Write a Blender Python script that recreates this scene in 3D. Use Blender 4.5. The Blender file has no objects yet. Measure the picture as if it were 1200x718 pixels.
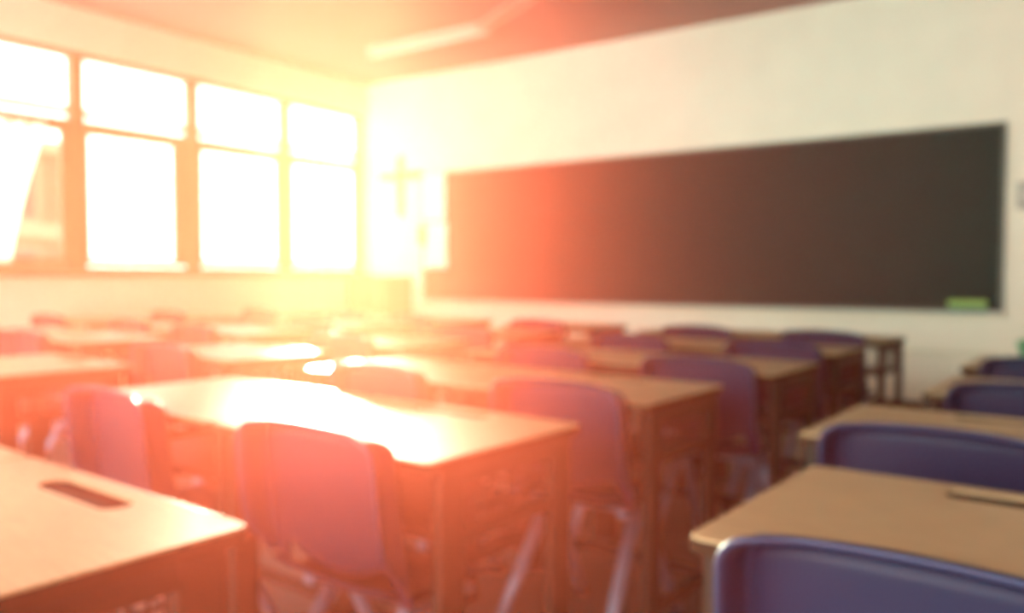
import bpy, bmesh, math, random
from mathutils import Vector, Matrix
random.seed(7)
sc = bpy.context.scene
COL = sc.collection
PI = math.pi
R = math.radians

# ------------------------------------------------------------------ materials
def nmat(name):
    m = bpy.data.materials.new(name); m.use_nodes = True
    nt = m.node_tree; nt.nodes.clear()
    out = nt.nodes.new('ShaderNodeOutputMaterial')
    return m, nt, out

def mat(name, col, rough=0.5, metal=0.0, spec=0.5, noise=0.0, scale=20.0, stretch=(1, 1, 1), bump=0.0, transl=0.0):
    m, nt, out = nmat(name)
    b = nt.nodes.new('ShaderNodeBsdfPrincipled')
    b.inputs['Base Color'].default_value = (*col, 1)
    b.inputs['Roughness'].default_value = rough
    b.inputs['Metallic'].default_value = metal
    b.inputs['Specular IOR Level'].default_value = spec
    if noise > 0 or bump > 0:
        tc = nt.nodes.new('ShaderNodeTexCoord')
        mp = nt.nodes.new('ShaderNodeMapping'); mp.inputs['Scale'].default_value = stretch
        nz = nt.nodes.new('ShaderNodeTexNoise'); nz.inputs['Scale'].default_value = scale
        nz.inputs['Detail'].default_value = 4
        nt.links.new(tc.outputs['Object'], mp.inputs['Vector'])
        nt.links.new(mp.outputs['Vector'], nz.inputs['Vector'])
        if noise > 0:
            rp = nt.nodes.new('ShaderNodeValToRGB')
            rp.color_ramp.elements[0].position = 0.3; rp.color_ramp.elements[1].position = 0.7
            rp.color_ramp.elements[0].color = (*[c * (1 - noise) for c in col], 1)
            rp.color_ramp.elements[1].color = (*[min(1, c * (1 + noise)) for c in col], 1)
            nt.links.new(nz.outputs['Fac'], rp.inputs['Fac'])
            nt.links.new(rp.outputs['Color'], b.inputs['Base Color'])
        if bump > 0:
            bp = nt.nodes.new('ShaderNodeBump'); bp.inputs['Strength'].default_value = bump
            bp.inputs['Distance'].default_value = 0.01
            nt.links.new(nz.outputs['Fac'], bp.inputs['Height'])
            nt.links.new(bp.outputs['Normal'], b.inputs['Normal'])
    if transl > 0:
        t = nt.nodes.new('ShaderNodeBsdfTranslucent'); t.inputs['Color'].default_value = (*col, 1)
        mx = nt.nodes.new('ShaderNodeMixShader'); mx.inputs['Fac'].default_value = transl
        nt.links.new(b.outputs[0], mx.inputs[1]); nt.links.new(t.outputs[0], mx.inputs[2])
        nt.links.new(mx.outputs[0], out.inputs['Surface'])
    else:
        nt.links.new(b.outputs[0], out.inputs['Surface'])
    return m

def glass_mat():
    m, nt, out = nmat('window_glass')
    tr = nt.nodes.new('ShaderNodeBsdfTransparent'); tr.inputs['Color'].default_value = (0.59, 0.595, 0.59, 1)
    gl = nt.nodes.new('ShaderNodeBsdfGlossy'); gl.inputs['Roughness'].default_value = 0.02
    mx = nt.nodes.new('ShaderNodeMixShader'); mx.inputs['Fac'].default_value = 0.04
    nt.links.new(tr.outputs[0], mx.inputs[1]); nt.links.new(gl.outputs[0], mx.inputs[2])
    nt.links.new(mx.outputs[0], out.inputs['Surface'])
    return m

GLOW_LOBES = [((1.0, 0.125, 0.065), 0.0560, 0.60), ((1.0, 0.43, 0.25), 0.0078, 0.77)]  # scatter tints and spread chosen to imitate a lens-flare glow
def glow_haze_mat():
    """flare glow painted as orange-tinted air: densest in the middle of the room, thinner by the windows and by the chalkboard"""
    m, nt, out = nmat('flare_glow_haze')
    tc = nt.nodes.new('ShaderNodeTexCoord'); sp = nt.nodes.new('ShaderNodeSeparateXYZ')
    nt.links.new(tc.outputs['Object'], sp.inputs[0])
    fac = []
    for ax, lo, hi, v0, v1 in (('X', -4.0, -0.9, 0.04, 1.0), ('Y', 2.4, 5.0, 1.0, 0.15), ('X', -0.6, -0.05, 1.0, 0.15)):
        mr = nt.nodes.new('ShaderNodeMapRange'); mr.interpolation_type = 'SMOOTHSTEP'
        for k, v in zip(('From Min', 'From Max', 'To Min', 'To Max'), (lo, hi, v0, v1)): mr.inputs[k].default_value = v
        nt.links.new(sp.outputs[ax], mr.inputs['Value']); fac.append(mr)
    mu = fac[0]
    for q in fac[1:]:
        m2 = nt.nodes.new('ShaderNodeMath'); m2.operation = 'MULTIPLY'
        nt.links.new(mu.outputs[0], m2.inputs[0]); nt.links.new(q.outputs[0], m2.inputs[1]); mu = m2
    prev = None
    for col, den, g in GLOW_LOBES:
        v = nt.nodes.new('ShaderNodeVolumeScatter')
        v.inputs['Color'].default_value = (*col, 1); v.inputs['Anisotropy'].default_value = g
        d = nt.nodes.new('ShaderNodeMath'); d.operation = 'MULTIPLY'; d.inputs[1].default_value = den
        nt.links.new(mu.outputs[0], d.inputs[0]); nt.links.new(d.outputs[0], v.inputs['Density'])
        if prev is None: prev = v
        else:
            a = nt.nodes.new('ShaderNodeAddShader')
            nt.links.new(prev.outputs[0], a.inputs[0]); nt.links.new(v.outputs[0], a.inputs[1]); prev = a
    nt.links.new(prev.outputs[0], out.inputs['Volume'])
    return m

M = dict(
    wall=mat('cream_wall_paint', (0.86, 0.77, 0.61), 0.8, spec=0.2, noise=0.03, scale=3, bump=0.05),
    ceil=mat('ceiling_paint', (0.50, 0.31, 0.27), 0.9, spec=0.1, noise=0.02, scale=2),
    floor=mat('brown_floor', (0.17, 0.125, 0.105), 0.45, spec=0.4, noise=0.12, scale=6),
    unseen_dark=mat('dark_unseen_wall', (0.22, 0.17, 0.12), 0.7, noise=0.1, scale=5, stretch=(1, 1, 0.1)),  # dark colour made up for unseen walls, to cut bounced light
    trim=mat('cream_trim', (0.74, 0.67, 0.49), 0.6),
    frame=mat('window_frame_paint', (0.20, 0.12, 0.05), 0.5),
    glass=glass_mat(),
    wood=mat('desk_laminate', (0.38, 0.275, 0.145), 0.38, spec=0.18, noise=0.08, scale=14, stretch=(1, 9, 1)),
    edge=mat('desk_edge_band', (0.030, 0.018, 0.010), 0.6, spec=0.05),
    groove=mat('pen_groove_plastic', (0.012, 0.009, 0.008), 0.95, spec=0.02),
    tray=mat('tray_metal', (0.025, 0.019, 0.015), 0.5, spec=0.2),
    dleg=mat('desk_leg_paint', (0.016, 0.013, 0.007), 0.5, spec=0.2),
    rubber=mat('black_rubber', (0.02, 0.02, 0.02), 0.8),
    chair=mat('blue_plastic', (0.0055, 0.0105, 0.038), 0.5, spec=0.2, bump=0.03, scale=300),
    rim=mat('blue_plastic_lit_rim', (0.018, 0.028, 0.075), 0.45, spec=0.3),  # same plastic as the shell, with light from above put into its colour
    cleg=mat('grey_lavender_metal', (0.20, 0.21, 0.30), 0.35, metal=0.3),
    board=mat('green_chalkboard', (0.012, 0.033, 0.026), 0.7, spec=0.15, noise=0.06, scale=4),
    bframe=mat('board_frame', (0.13, 0.13, 0.095), 0.5),
    paper=mat('white_paper', (0.88, 0.85, 0.78), 0.8),
    dkwood=mat('brown_wood', (0.30, 0.15, 0.06), 0.5, noise=0.15, scale=8, stretch=(6, 6, 1)),
    lime=mat('lime_plastic', (0.36, 0.50, 0.12), 0.6, spec=0.2),
    teal=mat('teal_felt', (0.04, 0.17, 0.14), 0.9),
    chalk=mat('white_chalk', (0.85, 0.85, 0.80), 0.9),
    white=mat('white_enamel', (0.60, 0.52, 0.42), 0.4),
    tube=mat('frosted_tube', (0.75, 0.70, 0.60), 0.3),
    curtain=mat('white_curtain', (0.88, 0.85, 0.80), 0.9, transl=0.5),
    brick=mat('pale_brick', (0.13, 0.062, 0.035), 0.85, noise=0.15, scale=3),
    stone=mat('pale_render', (0.24, 0.17, 0.11), 0.85),
    dark=mat('dark_glass', (0.05, 0.025, 0.02), 0.2),
    grey=mat('grey_plastic', (0.38, 0.34, 0.27), 0.5),
    green=mat('green_plastic', (0.05, 0.36, 0.13), 0.45),
    card=mat('brown_cardboard', (0.26, 0.17, 0.08), 0.85),
    haze=glow_haze_mat(),
)

# ------------------------------------------------------------------ mesh helpers
class MB:
    def __init__(s): s.bm = bmesh.new()
    def box(s, c, d, rot=None, bev=0.0, seg=2):
        r = bmesh.ops.create_cube(s.bm, size=1.0)
        vs = r['verts']
        bmesh.ops.scale(s.bm, vec=d, verts=vs)
        if bev > 0:
            es = list({e for v in vs for e in v.link_edges})
            rb = bmesh.ops.bevel(s.bm, geom=es, offset=bev, segments=seg, profile=0.5, affect='EDGES')
            vs = list({v for f in rb['faces'] for v in f.verts} | {v for v in vs if v.is_valid})
        if rot is not None: bmesh.ops.rotate(s.bm, cent=(0, 0, 0), matrix=rot, verts=vs)
        bmesh.ops.translate(s.bm, vec=c, verts=vs)
        return s
    def tube(s, pts, rad, n=10, closed=False, sx=1.0, ref=None, caps=True):
        """swept elliptical tube; rad = radius, or a list of radii"""
        pts = [Vector(p) for p in pts]; N = len(pts); rings = []
        for i, p in enumerate(pts):
            if closed: t = pts[(i + 1) % N] - pts[i - 1]
            else: t = pts[min(i + 1, N - 1)] - pts[max(i - 1, 0)]
            t.normalize()
            up = Vector(ref) if ref else (Vector((0, 0, 1)) if abs(t.z) < 0.95 else Vector((0, 1, 0)))
            a = t.cross(up).normalized(); b = a.cross(t).normalized()
            r = rad[i] if isinstance(rad, (list, tuple)) else rad
            rings.append([s.bm.verts.new(p + a * (r * math.cos(2 * PI * k / n)) + b * (r * sx * math.sin(2 * PI * k / n))) for k in range(n)])
        for i in range(N if closed else N - 1):
            A, B = rings[i], rings[(i + 1) % N]
            for k in range(n): s.bm.faces.new((A[k], A[(k + 1) % n], B[(k + 1) % n], B[k]))
        if caps and not closed:
            s.bm.faces.new(rings[0][::-1]); s.bm.faces.new(rings[-1])
        return s
    def grid(s, f, nu, nv):
        vs = [[s.bm.verts.new(f(i / nu, j / nv)) for j in range(nv + 1)] for i in range(nu + 1)]
        for i in range(nu):
            for j in range(nv): s.bm.faces.new((vs[i][j], vs[i + 1][j], vs[i + 1][j + 1], vs[i][j + 1]))
        return s
    def prism(s, poly, axis, a, b):
        """extrude a 2-D outline along an axis between a and b"""
        def P(u, v, w): return {0: (w, u, v), 1: (u, w, v), 2: (u, v, w)}[axis]
        A = [s.bm.verts.new(P(u, v, a)) for u, v in poly]; B = [s.bm.verts.new(P(u, v, b)) for u, v in poly]
        n = len(poly)
        s.bm.faces.new(A); s.bm.faces.new(B[::-1])
        for i in range(n): s.bm.faces.new((A[i], B[i], B[(i + 1) % n], A[(i + 1) % n]))
        return s
    def lathe(s, prof, n=24, c=(0, 0, 0)):
        rings = [[s.bm.verts.new((c[0] + r * math.cos(2 * PI * k / n), c[1] + r * math.sin(2 * PI * k / n), c[2] + z)) for k in range(n)] for r, z in prof]
        for A, B in zip(rings, rings[1:]):
            for k in range(n): s.bm.faces.new((A[k], A[(k + 1) % n], B[(k + 1) % n], B[k]))
        s.bm.faces.new(rings[0][::-1]); s.bm.faces.new(rings[-1])
        return s
    def build(s, name, m, parent=None, smooth=False, loc=None):
        bmesh.ops.recalc_face_normals(s.bm, faces=s.bm.faces[:])
        me = bpy.data.meshes.new(name); s.bm.to_mesh(me); s.bm.free()
        me.materials.append(m)
        if smooth:
            for p in me.polygons: p.use_smooth = True
        o = bpy.data.objects.new(name, me); COL.objects.link(o)
        if parent is not None: o.parent = parent
        if loc is not None: o.location = loc
        return o

def bake(o):
    """apply an object's modifiers into its mesh"""
    bpy.context.view_layer.update()
    dg = bpy.context.evaluated_depsgraph_get()
    me = bpy.data.meshes.new_from_object(o.evaluated_get(dg), depsgraph=dg)
    old = o.data; o.modifiers.clear(); o.data = me
    bpy.data.meshes.remove(old)
    return o

def empty(name, loc=(0, 0, 0), rz=0.0):
    o = bpy.data.objects.new(name, None); COL.objects.link(o)
    o.location = loc; o.rotation_euler = (0, 0, rz); o.empty_display_size = 0.1
    return o

def tag(o, label, cat, group=None, kind=None):
    o['label'] = label; o['category'] = cat
    if group: o['group'] = group
    if kind: o['kind'] = kind
    return o

def struct(o): o['kind'] = 'structure'; return o

def copy_tree(o, parent=None):
    c = o.copy(); COL.objects.link(c)
    if parent is not None: c.parent = parent
    for ch in list(o.children): copy_tree(ch, c)
    return c

def rrect(w0, w1, h0, h1, r, n=5):
    pts = []
    for cx, cy, a0 in ((w1 - r, h0 + r, -90), (w1 - r, h1 - r, 0), (w0 + r, h1 - r, 90), (w0 + r, h0 + r, 180)):
        for k in range(n + 1):
            a = R(a0 + 90 * k / n); pts.append((cx + r * math.cos(a), cy + r * math.sin(a)))
    return pts

# ------------------------------------------------------------------ the room
XW, YF, ZC = -6.82, 7.0, 3.28           # window wall, chalkboard wall, ceiling
YB, XR = -3.0, 2.2                        # how far the room is built behind and beside the view
WT = 0.22
ZS, ZT = 1.10, 2.92                       # window opening
struct(MB().box(((XW + XR) / 2, (YF + YB) / 2, -0.05), (XR - XW + 2 * WT, YF - YB + 2 * WT, 0.1)).build('floor', M['floor']))
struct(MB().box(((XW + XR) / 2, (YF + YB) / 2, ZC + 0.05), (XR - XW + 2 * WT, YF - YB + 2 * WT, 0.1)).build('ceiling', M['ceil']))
struct(MB().box(((XW + XR) / 2, YF + WT / 2, ZC / 2), (XR - XW + 2 * WT, WT, ZC)).build('wall_front', M['wall']))
w = MB()
y0, y1 = YB, 6.955
xc = XW - WT / 2
w.box((xc, (YB + YF) / 2, ZS / 2), (WT, YF - YB, ZS))
w.box((xc, (YB + YF) / 2, (ZT + ZC) / 2), (WT, YF - YB, ZC - ZT))
w.box((xc, (y1 + YF) / 2, (ZS + ZT) / 2), (WT, YF - y1, ZT - ZS))
w.box((xc, YB + 0.05, (ZS + ZT) / 2), (WT, 0.1, ZT - ZS))
struct(w.build('wall_left', M['wall']))
struct(MB().box((XR + WT / 2, (YB + YF) / 2, ZC / 2), (WT, YF - YB, ZC)).build('wall_right', M['unseen_dark']))  # out of view, added to stop light coming from the right
struct(MB().box(((0.6 + XR) / 2, YB - WT / 2, ZC / 2), (XR - 0.6, WT, ZC)).build('wall_back', M['unseen_dark']))  # unseen part-wall, added so that light enters mainly from rear left
struct(MB().box(((XW + XR) / 2, YF - 0.008, 0.05), (XR - XW, 0.016, 0.10), bev=0.003).build('baseboard_front', M['edge']))
struct(MB().box((XW + 0.008, (YB + YF) / 2 - 0.01, 0.05), (0.016, YF - YB - 0.05, 0.10), bev=0.003).build('baseboard_left', M['edge']))
struct(MB().box(((XW + XR) / 2, YF - 0.009, 0.485), (XR - XW - 0.02, 0.018, 0.03), bev=0.005).build('trim_1', M['trim']))
# window sill ledge
struct(MB().box((XW + 0.02, (YB + y1) / 2, ZS - 0.018), (0.12, y1 - YB, 0.03), bev=0.006).build('trim_2', M['frame']))

# windows: one unit per bay, each with outer frame, transom, two panes above/below, sliding sash
ys = [-2.90, -1.90, -0.80, 0.30, 1.40, 2.52, 3.645, 4.735, 5.845, 6.955]
for i in range(len(ys) - 1):
    a, b = ys[i], ys[i + 1]; n = len(ys) - 1 - i
    W = empty('window_%d' % n, (XW - 0.09, (a + b) / 2, ZS)); W['kind'] = 'structure'
    hw, hh = (b - a) / 2, ZT - ZS
    f = MB()
    f.box((0, -hw + 0.026, hh / 2), (0.10, 0.052, hh), bev=0.004)
    f.box((0, hw - 0.026, hh / 2), (0.10, 0.052, hh), bev=0.004)
    f.box((0, 0, hh - 0.02), (0.10, 2 * hw - 0.10, 0.04), bev=0.004)
    f.box((0, 0, 0.025), (0.10, 2 * hw - 0.10, 0.05), bev=0.004)
    f.box((0, 0, 1.335), (0.10, 2 * hw - 0.10, 0.05), bev=0.004)
    f.build('window_frame', M['frame'], W)
    # upper fixed pane, lower sash
    MB().box((0, 0, (1.36 + hh - 0.04) / 2), (0.006, 2 * hw - 0.11, hh - 0.04 - 1.36)).build('pane', M['glass'], W)
    sl, sr = -hw + 0.054, hw - 0.054
    s = MB()
    sw = 0.16 if n == 3 else 0.085
    lw = 0.035
    s.box((0.02, sl + lw / 2, 0.66), (0.035, lw, 1.21), bev=0.003)
    s.box((0.02, sr - sw / 2, 0.66), (0.035, sw, 1.21), bev=0.003)
    s.box((0.02, (sl + lw + sr - sw) / 2, 0.085), (0.035, sr - sw - sl - lw, 0.06), bev=0.003)
    s.box((0.02, (sl + lw + sr - sw) / 2, 1.21), (0.035, sr - sw - sl - lw, 0.11), bev=0.003)
    so = s.build('sash', M['frame'], W)
    MB().box((0.02, (sl + lw + sr - sw) / 2, 0.635), (0.006, sr - sw - sl - lw + 0.01, 1.05)).build('pane', M['glass'], so)
    MB().box((-0.01, 0, 1.2875), (0.006, 2 * hw - 0.11, 0.05)).build('pane', M['glass'], W)

# ------------------------------------------------------------------ chalkboard and what is on the front wall
BX0, BX1, BZ0, BZ1 = -5.97, -0.43, 0.795, 2.19
cb = tag(empty('chalkboard', ((BX0 + BX1) / 2, YF, BZ0)), 'wide dark green chalkboard hung across the cream front wall', 'chalkboard')
bw, bh = BX1 - BX0, BZ1 - BZ0
MB().box((0, -0.018, bh / 2), (bw - 0.03, 0.03, bh - 0.03)).build('writing_surface', M['board'], cb)
for nm, c, d in (('frame_rail', (0, -0.022, bh - 0.0125), (bw, 0.044, 0.025)), ('frame_rail', (0, -0.022, 0.0125), (bw, 0.044, 0.025)),
                 ('frame_rail', (-bw / 2 + 0.0125, -0.022, bh / 2), (0.025, 0.044, bh - 0.05)), ('frame_rail', (bw / 2 - 0.0125, -0.022, bh / 2), (0.025, 0.044, bh - 0.05))):
    MB().box(c, d, bev=0.004).build(nm, M['bframe'], cb)
t = MB(); t.box((0, -0.05, -0.008), (bw, 0.10, 0.014), bev=0.003); t.box((0, -0.097, -0.004), (bw, 0.008, 0.02), bev=0.003)
t.build('chalk_tray', M['trim'], cb)

er = tag(empty('board_eraser', (-0.655, YF - 0.066, BZ0 - 0.0008)), 'lime green chalkboard eraser with teal felt on the tray', 'eraser')
MB().box((0, 0, 0.024), (0.26, 0.048, 0.048), bev=0.006).build('felt_pad', M['teal'], er)
MB().box((0, 0, 0.072), (0.26, 0.05, 0.048), bev=0.014, seg=3).build('body', M['lime'], er)
for k, (dx, an, L) in enumerate(((-0.485, 0.35, 0.075), (-0.46, -0.5, 0.06))):
    ca, sa = math.cos(an), math.sin(an)
    o = MB().tube([(-L / 2 * ca, -L / 2 * sa, 0), (0, 0, 0), (L / 2 * ca, L / 2 * sa, 0)], 0.006, 10).build('chalk_stick', M['chalk'], None, True, (dx, YF - 0.055 - 0.02 * k, BZ0 + 0.0055))
    tag(o, ['longer white chalk stick just right of the lime eraser on the tray', 'short white chalk stump at the right end of the chalk tray'][k], 'chalk', 'chalk pieces on the tray')

cr = tag(empty('wall_cross', (-6.315, YF, 1.73)), 'brown wooden cross hung on the front wall near the windows', 'cross')
MB().box((0, -0.02, 0.345), (0.085, 0.036, 0.69), bev=0.006).build('upright_beam', M['dkwood'], cr)
b_ = MB(); b_.box((-0.175, -0.02, 0.46), (0.265, 0.034, 0.085), bev=0.006); b_.box((0.175, -0.02, 0.46), (0.265, 0.034, 0.085), bev=0.006)
b_.build('cross_beam', M['dkwood'], cr)

def sheet(name, x0, x1, z0, z1, yoff, curl=0.006):
    m = MB()
    m.grid(lambda u, v: (x0 + (x1 - x0) * u, YF - yoff - curl * (1 - math.cos(2 * PI * v)) * 0.5 * u, z0 + (z1 - z0) * v), 6, 10)
    o = m.build(name, M['paper'], None, True)
    md = o.modifiers.new('s', 'SOLIDIFY'); md.thickness = 0.002; bake(o)
    return o
tag(sheet('paper_notice', -5.94, -5.63, 1.66, 2.185, 0.050), 'upper white paper notice stuck over the left end of the chalkboard', 'paper', 'paper notices')
tag(sheet('paper_notice', -5.93, -5.61, 1.145, 1.645, 0.050), 'lower white paper notice stuck over the left end of the chalkboard', 'paper', 'paper notices')
cl = tag(empty('pointer_pouch', (-5.945, YF - 0.052, 1.40)), 'small brown upright holder hung at the left edge of the paper notices', 'holder')
MB().box((0, -0.02, 0.11), (0.10, 0.034, 0.22), bev=0.008).build('pouch', M['dkwood'], cl)
MB().tube([(-0.03, -0.02, 0.215), (-0.03, -0.02, 0.25), (0.03, -0.02, 0.25), (0.03, -0.02, 0.215)], 0.005, 8).build('hanger', M['grey'], cl)

sb = tag(empty('switch_box', (-0.25, YF, 1.55)), 'grey light switch box on the wall right of the chalkboard', 'switch')
MB().box((0, -0.015, 0.10), (0.22, 0.028, 0.20), bev=0.005).build('plate', M['grey'], sb)
for dx in (-0.05, 0.05): MB().box((dx, -0.032, 0.10), (0.045, 0.010, 0.08), rot=None, bev=0.003).build('rocker', M['white'], sb)

# corner cupboard
cx0 = -6.455
cp = tag(empty('corner_cupboard', (cx0, YF - 0.22, 0)), 'brown wooden cupboard in the corner below the cross', 'cupboard')
c_ = MB()
c_.prism(rrect(-0.31, 0.31, 0.08, 1.07, 0.035), 1, -0.18, 0.20)
c_.build('body', M['dkwood'], cp)
MB().box((0, 0.01, 0.04), (0.58, 0.36, 0.08)).build('plinth', M['edge'], cp)
for sx in (-1, 1):
    d = MB().box((sx * 0.142, -0.19, 0.58), (0.27, 0.02, 0.90), bev=0.006).build('door', M['dkwood'], cp)
    MB().tube([(sx * 0.03, -0.20, 0.60), (sx * 0.03, -0.225, 0.61), (sx * 0.03, -0.225, 0.69), (sx * 0.03, -0.20, 0.70)], 0.006, 8).build('handle', M['grey'], d)

# green bin with a cardboard box, at the right edge
gb = tag(empty('storage_bin', (-0.02, YF - 0.42, 0)), 'green plastic bin standing below the switch box', 'bin')
m = MB(); m.lathe([(0.20, 0.0), (0.215, 0.02), (0.285, 0.58), (0.30, 0.585), (0.30, 0.615), (0.275, 0.615), (0.205, 0.04), (0.01, 0.04)], 28)
m.build('body', M['green'], gb, True)
m = MB(); m.tube([(0.292 * math.cos(a), 0.292 * math.sin(a), 0.615) for a in [2 * PI * k / 28 for k in range(28)]], 0.014, 8, closed=True)
m.build('rim', M['green'], gb, True)
cbx = tag(empty('cardboard_box', (-0.02, YF - 0.42, 0.042), R(20)), 'brown cardboard box sticking out of the green bin', 'box')
MB().box((0, 0, 0.335), (0.22, 0.22, 0.67), bev=0.004).build('carton', M['card'], cbx)
for s_ in (-1, 1): MB().box((s_ * 0.148, 0, 0.70), (0.09, 0.21, 0.006), rot=None).build('flap', M['card'], cbx).rotation_euler = (0, 0, 0)

# ------------------------------------------------------------------ ceiling light and fan
lt = tag(empty('ceiling_light', (-4.98, 5.88, ZC)), 'long pale fluorescent batten on the ceiling near the chalkboard', 'ceiling light')
MB().box((0, 0, -0.03), (1.42, 0.10, 0.06), bev=0.008).build('housing', M['white'], lt)
for sx in (-1, 1): MB().box((sx * 0.685, 0, -0.082), (0.05, 0.05, 0.045), bev=0.006).build('end_cap', M['white'], lt)
MB().tube([(-0.66, 0, -0.083), (0, 0, -0.083), (0.66, 0, -0.083)], 0.019, 14).build('tube', M['tube'], lt, True)

fx, fy = -2.80, 4.576
fn = tag(empty('ceiling_fan', (fx, fy, ZC)), 'pale ceiling fan with one blade pointing at the windows', 'fan')
MB().lathe([(0.02, -0.09), (0.06, -0.075), (0.075, 0.0)], 20).build('canopy', M['white'], fn, True)
MB().tube([(0, 0, -0.05), (0, 0, -0.26)], 0.012, 10).build('rod', M['white'], fn, True)
MB().lathe([(0.03, -0.40), (0.09, -0.385), (0.12, -0.34), (0.12, -0.29), (0.08, -0.25), (0.02, -0.24)], 24).build('hub', M['white'], fn, True)
for k in range(3):
    a = R(152) + k * 2 * PI / 3
    def bl(u, v, a=a):
        r = 0.20 + 0.98 * u; wd = 0.075 + 0.03 * math.sin(PI * min(1, u * 1.1)) 
        if u > 0.9: wd *= math.sqrt(max(0.05, 1 - ((u - 0.9) / 0.1) ** 2))
        q = (v - 0.5) * 2 * wd
        z = -0.315 - q * 0.22 - 0.02 * u
        return (r * math.cos(a) - q * math.sin(a), r * math.sin(a) + q * math.cos(a), z)
    o = MB().grid(bl, 16, 5).build('blade', M['white'], fn, True)
    md = o.modifiers.new('s', 'SOLIDIFY'); md.thickness = 0.006; bake(o)
    br = MB().tube([(0.10 * math.cos(a), 0.10 * math.sin(a), -0.315), (0.26 * math.cos(a), 0.26 * math.sin(a), -0.315)], 0.012, 8, sx=0.5)
    br.build('bracket', M['grey'], o, True)

# ------------------------------------------------------------------ curtain in the nearest visible window
def curt(u, v):
    z = 1.17 + 1.12 * v
    yr = 3.03 + 0.29 * v ** 1.3
    y = 2.56 + (yr - 2.56) * u
    return (XW + 0.085 + 0.028 * math.sin(u * 34) * (0.5 + 0.5 * v), y, z)
ct = tag(empty('curtain', (XW + 0.085, 2.8, 1.17)), 'white curtain gathered aside in the window farthest from the chalkboard', 'curtain')
m = MB(); m.grid(curt, 60, 16); o = m.build('fabric', M['curtain'], None, True)
md = o.modifiers.new('s', 'SOLIDIFY'); md.thickness = 0.003; bake(o)
o.data.transform(Matrix.Translation((-(XW + 0.085), -2.8, -1.17))); o.parent = ct
rd = MB().tube([(0, -0.27, 1.125), (0, 0.60, 1.125)], 0.010, 10)
for yy in (-0.24, 0.57): rd.box((-0.05, yy, 1.125), (0.11, 0.014, 0.014))
rd.build('rod', M['frame'], ct, True)

# ------------------------------------------------------------------ building outside
bd = tag(empty('neighbouring_building', (-20.0, 4.1, -3.3)), 'pale brick building outside beyond the window with the curtain', 'building')
MB().box((0, 0, 3.4), (6.0, 9.4, 6.8)).build('wall', M['brick'], bd)
r_ = MB(); r_.box((0, 0, 6.92), (6.3, 9.7, 0.25), bev=0.05); r_.build('roof', M['stone'], bd)
for fl in range(2):
    MB().box((3.03, 0, 3.9 + 1.9 * fl - 0.55), (0.10, 9.4, 0.3), bev=0.02).build('floor_band', M['stone'], bd)
    for k in range(5):
        yy = -3.6 + 1.8 * k
        f = MB(); 
        for dy in (-0.48, 0.48): f.box((3.03, yy + dy, 4.3 + 1.75 * fl), (0.09, 0.08, 1.25))
        for dz in (-0.62, 0.62): f.box((3.03, yy, 4.3 + dz + 1.75 * fl), (0.09, 1.04, 0.08))
        fo = f.build('window', M['stone'], bd)
        MB().box((3.015, yy, 4.3 + 1.75 * fl), (0.05, 0.88, 1.16)).build('pane', M['dark'], fo)

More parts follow.
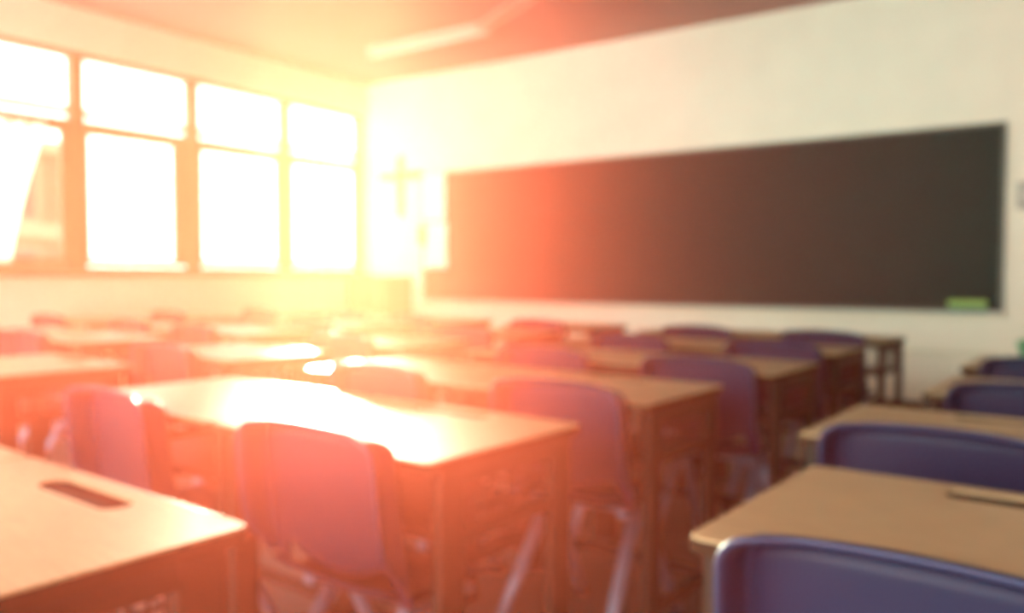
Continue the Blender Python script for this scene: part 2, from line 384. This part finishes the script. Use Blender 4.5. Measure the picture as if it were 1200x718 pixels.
# ------------------------------------------------------------------ desks
DW, DD, DZ = 0.715, 0.52, 0.73
def make_desk():
    root = empty('school_desk')
    ox = DW / 2
    t = MB(); t.prism(rrect(-ox, ox, 0, DD, 0.022), 2, DZ - 0.020, DZ)
    top = t.build('tabletop', M['wood'], root)
    cut = MB(); cut.prism(rrect(-0.125, 0.125, DD - 0.092, DD - 0.040, 0.025, 6), 2, DZ - 0.012, DZ + 0.02)
    co = cut.build('cutter', M['groove'])
    md = top.modifiers.new('b', 'BOOLEAN'); md.object = co; md.operation = 'DIFFERENCE'; md.solver = 'EXACT'
    md2 = top.modifiers.new('bev', 'BEVEL'); md2.width = 0.003; md2.segments = 2; md2.limit_method = 'ANGLE'; md2.angle_limit = R(50)
    bake(top); top.data.materials.clear(); top.data.materials.append(M['wood'])
    bpy.data.objects.remove(co)
    g = MB(); g.prism(rrect(-0.1245, 0.1245, DD - 0.0915, DD - 0.0405, 0.0245, 6), 2, DZ - 0.0118, DZ - 0.0035)
    g.build('pen_groove', M['groove'], top)
    # dark edge band hugging the slab
    e = MB(); n = 0
    ob = rrect(-ox - 0.002, ox + 0.002, -0.002, DD + 0.002, 0.024); ib = rrect(-ox + 0.001, ox - 0.001, 0.001, DD - 0.001, 0.021)
    rings = [[e.bm.verts.new((u, v, z)) for u, v in poly] for poly, z in ((ob, DZ - 0.004), (ob, DZ - 0.022), (ib, DZ - 0.022), (ib, DZ - 0.004))]
    for a in range(4):
        A, B = rings[a], rings[(a + 1) % 4]; k = len(A)
        for i in range(k): e.bm.faces.new((A[i], A[(i + 1) % k], B[(i + 1) % k], B[i]))
    e.build('edge_band', M['edge'], top)
    # apron rails under the top
    a = MB()
    a.box((0, DD - 0.05, DZ - 0.045), (DW - 0.06, 0.022, 0.046), bev=0.003)
    for sx in (-1, 1): a.box((sx * (ox - 0.020), DD / 2, DZ - 0.042), (0.028, DD - 0.16, 0.04), bev=0.003)
    a.build('apron', M['dleg'], root)
    # wire book tray
    tr = MB()
    tr.box((0, 0.265, 0.553), (DW - 0.06, 0.37, 0.012), bev=0.003)
    tr.tube([(-ox + 0.035, 0.08, 0.560), (ox - 0.035, 0.08, 0.560)], 0.008, 8)
    tr.build('book_tray', M['tray'], root)
    wr = MB()
    for k in range(13):
        x = -ox + 0.045 + (DW - 0.09) * k / 12
        wr.box((x, 0.445, 0.62), (0.005, 0.005, 0.13))
    for z in (0.585, 0.615, 0.645): wr.box((0, 0.445, z), (DW - 0.08, 0.005, 0.005))
    for sx in (-1, 1):
        for k in range(6): wr.box((sx * (ox - 0.042), 0.10 + 0.065 * k, 0.62), (0.005, 0.005, 0.13))
        for z in (0.60, 0.64): wr.box((sx * (ox - 0.042), 0.265, z), (0.005, 0.35, 0.005))
    wr.build('tray_wires', M['tray'], root)
    # two end frames
    for sx in (-1, 1):
        for y in (0.075, DD - 0.075):
            l = MB().box((sx * (ox - 0.020), y, 0.365), (0.030, 0.072, 0.69), bev=0.006).build('leg', M['dleg'], root)
            MB().box((sx * (ox - 0.020), y, 0.011), (0.035, 0.080, 0.022), bev=0.005).build('foot_cap', M['rubber'], l)
        MB().box((sx * (ox - 0.020), DD / 2, 0.565), (0.026, DD - 0.20, 0.032), bev=0.004).build('side_rail', M['dleg'], root)
        MB().box((sx * (ox - 0.020), DD / 2, 0.14), (0.026, DD - 0.20, 0.032), bev=0.004).build('side_rail', M['dleg'], root)
    MB().box((0, DD - 0.075, 0.14), (DW - 0.06, 0.026, 0.032), bev=0.004).build('stretcher', M['dleg'], root)
    return root

# ------------------------------------------------------------------ chairs (origin on the floor below the top of the backrest, facing +y)
def sstep(x, a, b):
    t = max(0.0, min(1.0, (x - a) / (b - a))); return t * t * (3 - 2 * t)
def back_pt(x, z):
    k = (z - 0.43) / 0.335
    return Vector((x * (1 - 0.03 * k), 0.012 * (x / 0.2) ** 2 + 0.035 + (1 - k) * 0.045 - 0.008 * math.sin(PI * max(0, min(1, k))), z))
HWD = 0.205
def top_z(x):
    ax = abs(x); z = 0.770 - 0.016 * (ax / HWD) ** 2
    c = 0.024
    if ax > HWD - c: z -= c - math.sqrt(max(0.0, c * c - (ax - (HWD - c)) ** 2))
    return z
def bot_z(x):
    ax = abs(x); return 0.468 + 0.040 * (min(ax, 0.15) / 0.15) ** 2 - 0.075 * sstep(ax, 0.158, 0.178)
def make_chair():
    root = empty('school_chair')
    m = MB()
    xs = [HWD * math.sin(PI / 2 * (-1 + 2 * i / 44)) for i in range(45)]
    def f(u, v):
        x = xs[round(u * 44)]; return back_pt(x, bot_z(x) + (top_z(x) - bot_z(x)) * v)
    m.grid(f, 44, 12)
    b = m.build('backrest', M['chair'], root, True)
    md = b.modifiers.new('s', 'SOLIDIFY'); md.thickness = 0.007; md.offset = 0
    bake(b)
    # flange turned backwards along the sides and the top
    e = [(-HWD, z) for z in (0.470, 0.50, 0.53, 0.56, 0.59, 0.62, 0.65, 0.68, 0.70)]
    e += [(x, top_z(x)) for x in xs[1:-1]]
    e += [(HWD, z) for z in (0.70, 0.68, 0.65, 0.62, 0.59, 0.56, 0.53, 0.50, 0.470)]
    n = len(e); pr = []
    for i, (x, z) in enumerate(e):
        x0, z0 = e[max(0, i - 1)]; x1, z1 = e[min(n - 1, i + 1)]
        tx, tz = x1 - x0, z1 - z0; L = math.hypot(tx, tz) or 1
        ox_, oz_ = -tz / L, tx / L
        side = sstep(abs(x), 0.12, 0.205); fade = sstep(z, 0.465, 0.56)
        D = (0.040 + 0.026 * side) * (0.25 + 0.75 * fade)
        p = back_pt(x * 0.998, z)
        pr.append([p + Vector((ox_ * q, -D * d, oz_ * q)) for q, d in ((-0.004, -0.02), (0.003, 0.05), (0.007, 0.18), (0.009, 0.45), (0.010, 0.8), (0.013, 1.0), (0.018, 1.04))])
    m = MB(); m.grid(lambda u, v: pr[round(u * (n - 1))][round(v * 6)], n - 1, 6)
    rm = m.build('rim', M['rim'], b, True)
    md = rm.modifiers.new('s', 'SOLIDIFY'); md.thickness = 0.007; md.offset = 0; bake(rm)
    # seat pan: rises to the backrest at the rear, falls off at the front
    def s_(u, v):
        x = (u - 0.5) * 2; y = 0.040 + 0.37 * v
        w = 0.172 + 0.010 * v - (0.03 * ((v - 0.85) / 0.15) ** 2 if v > 0.85 else 0)
        z = 0.432 - 0.016 * (1 - x * x) * math.sin(PI * v) + 0.038 * (1 - sstep(v, 0, 0.20)) - 0.030 * sstep(v, 0.86, 1.0) + 0.010 * abs(x) ** 3
        return (x * w, y, z)
    o = MB().grid(s_, 20, 20).build('seat', M['chair'], root, True)
    md = o.modifiers.new('s', 'SOLIDIFY'); md.thickness = 0.008; md.offset = -1; bake(o)
    # A-shaped legs meeting under each side of the seat
    for sx in (-1, 1):
        for y0, y1 in ((0.195, -0.055), (0.225, 0.425)):
            p0 = Vector((sx * 0.150, y0, 0.395)); p1 = Vector((sx * 0.182, y1, 0.016))
            l = MB().tube([p0, p0.lerp(p1, 0.5), p1], [0.016, 0.0155, 0.0135], 12, sx=1.35, ref=(1, 0, 0)).build('leg', M['cleg'], root, True)
            MB().tube([p0.lerp(p1, 0.94), p1 - Vector((0, 0, 0.016))], [0.019, 0.019], 12, sx=1.3, ref=(1, 0, 0)).build('glide', M['rubber'], l, True)
        MB().box((sx * 0.150, 0.21, 0.406), (0.034, 0.20, 0.022), bev=0.005).build('seat_bracket', M['cleg'], root)
    MB().tube([(-0.150, 0.21, 0.392), (0.150, 0.21, 0.392)], 0.012, 10).build('crossbar', M['cleg'], root, True)
    return root

A = R(3.5)
ud = (math.cos(A), -math.sin(A)); vd = (math.sin(A), math.cos(A))
OX, OY = -1.198, 1.097
def grid_at(u, v): return (OX + ud[0] * u + vd[0] * v, OY + ud[1] * u + vd[1] * v)
PITCH = 0.85
RSH = dict(R=0.14, C=0, L=0, M=0, N=0, O=0, P=0)
COLS = ['R', 'C', 'L', 'M', 'N', 'O', 'P']
chair_u = {
    'R': {1: 1.078, 2: 0.945, 3: 1.03, 4: 0.99},
    'C': {1: -0.045, 2: -0.045, 3: -0.02, 4: -0.06, 5: -0.105},
    'L': {1: -0.85, 2: -0.775, 3: -0.705, 4: -0.785, 5: -0.82},
    'M': {2: -2.125, 3: -1.945, 4: -1.895, 5: -1.97},
    'N': {2: -3.53, 3: -3.305, 4: -3.275, 5: -3.16},
    'O': {2: -4.10, 3: -4.075, 4: -3.915, 5: -3.87},
    'P': {3: -5.30, 4: -5.11, 5: -5.065},
}
desk_u = {
    'R': {1: 1.135, 2: 1.01, 3: 1.09, 4: 1.05},
    'C': {0: -0.075, 1: -0.14, 2: -0.155, 3: -0.12, 4: -0.17, 5: -0.18},
    'L': {0: -0.797, 1: -0.862, 2: -0.877, 3: -0.842, 4: -0.892, 5: -0.902},
    'M': {1: -2.22, 2: -2.06, 3: -1.95, 4: -1.93, 5: -1.97},
    'N': {2: -3.45, 3: -3.27, 4: -3.20, 5: -3.18},
    'O': {2: -4.19, 3: -4.01, 4: -3.94, 5: -3.92},
    'P': {3: -5.24, 4: -5.12, 5: -5.10},
}
ORD = {5: 'front row by the chalkboard', 4: 'second row from the chalkboard', 3: 'third row from the chalkboard',
       2: 'fourth row from the chalkboard', 1: 'fifth row from the chalkboard'}
FILE = {'P': 'first file from the windows', 'O': 'second file from the windows', 'N': 'third file from the windows',
        'M': 'fourth file from the windows', 'L': 'fifth file from the windows', 'C': 'sixth file from the windows', 'R': 'file at the right edge'}
special_desk = {('L', 0): 'school desk at the left edge joined to the sunlit desk in the corner',
                ('C', 0): 'sunlit wood-topped school desk cut off by the bottom left corner',
                ('C', 1): 'right one of the two big joined school desks in the middle, pen groove dark',
                ('L', 1): 'left one of the two big joined school desks in the middle',
                ('R', 1): 'large tan-topped school desk at bottom right, behind the nearest blue chair'}
special_chair = {('C', 1): 'large blue plastic chair tucked under the right one of two joined desks',
                 ('L', 1): 'blue plastic chair tucked under the left one of two joined desks',
                 ('R', 1): 'nearest blue plastic chair, cut off by the bottom right corner'}
proto_d, proto_c = make_desk(), make_chair()
first_d = first_c = True
rng = random.Random(3)
for c in COLS:
    for r, u in sorted(desk_u[c].items()):
        x, y = grid_at(u, PITCH * (r - 1) + (0.07 if r else -0.02) - RSH[c] + (0.050 if (c, r) == ('R', 1) else 0))
        o = proto_d if first_d else copy_tree(proto_d); first_d = False
        o.location = (x, y, 0); o.rotation_euler = (0, 0, -A)
        lab = special_desk.get((c, r)) or 'wood-topped school desk in the %s, %s' % (ORD[r], FILE[c])
        tag(o, lab, 'desk', 'school desks in rows')
    for r, u in sorted(chair_u[c].items()):
        x, y = grid_at(u, PITCH * (r - 1) - RSH[c] + (0.040 if (c, r) == ('R', 1) else 0))
        o = proto_c if first_c else copy_tree(proto_c); first_c = False
        o.location = (x, y, 0); o.rotation_euler = (0, 0, -A + (rng.uniform(-0.03, 0.03) if c != 'R' else -0.01))
        lab = special_chair.get((c, r)) or 'blue plastic school chair in the %s, %s' % (ORD[r], FILE[c])
        tag(o, lab, 'chair', 'blue school chairs in rows')

# ------------------------------------------------------------------ orange-tinted air added to imitate flare glow, filling the room (its faces lie inside the walls)
hz = MB().box(((XW - 0.20 + XR) / 2, (YF + 0.10 + YB) / 2, (ZC + 0.05 - 0.05) / 2), (XR - XW + 0.20, YF + 0.10 - YB, ZC + 0.10)).build('haze', M['haze'])
tag(hz, 'orange-tinted haze filling the room, added to imitate lens flare glow', 'haze', kind='stuff')

# ------------------------------------------------------------------ light
wd = bpy.data.worlds.new('sky'); sc.world = wd; wd.use_nodes = True
nt = wd.node_tree; nt.nodes.clear()
wo = nt.nodes.new('ShaderNodeOutputWorld'); bg = nt.nodes.new('ShaderNodeBackground')
bg.inputs['Color'].default_value = (1.0, 0.93, 0.85, 1); bg.inputs['Strength'].default_value = 11.8
nt.links.new(bg.outputs[0], wo.inputs['Surface'])

sd = Vector((-0.7605, 0.6935, 0.0795)).normalized()
sl = bpy.data.lights.new('sun', 'SUN'); sl.energy = 106.0; sl.color = (1.0, 0.84, 0.62); sl.angle = R(2.5)
so = bpy.data.objects.new('sun', sl); COL.objects.link(so)
so.rotation_euler = (-sd).to_track_quat('-Z', 'Y').to_euler(); so.location = sd * 30

# ------------------------------------------------------------------ camera
cam = bpy.data.cameras.new('camera'); co = bpy.data.objects.new('camera', cam); COL.objects.link(co)
cam.sensor_width = 36.0; cam.lens = 963.0 / 1200.0 * 36.0
co.location = (0, 0, 1.078); co.rotation_euler = (PI / 2 - math.atan(37 / 963.0), 0, R(34.4))
cam.clip_start = 0.02
cam.dof.use_dof = True; cam.dof.focus_distance = 0.35
cam.dof.aperture_fstop = 5.2
sc.camera = co

vs = sc.view_settings
sc.display_settings.display_device = 'sRGB'
vs.view_transform = 'Standard'; vs.look = 'None'; vs.exposure = 0.0; vs.gamma = 1.0; vs.use_curve_mapping = False
sc.cycles.use_denoising = True
sc.cycles.volume_step_rate = 0.25
sc.cycles.max_bounces = 8
sc.cycles.diffuse_bounces = 4
sc.cycles.transparent_max_bounces = 16
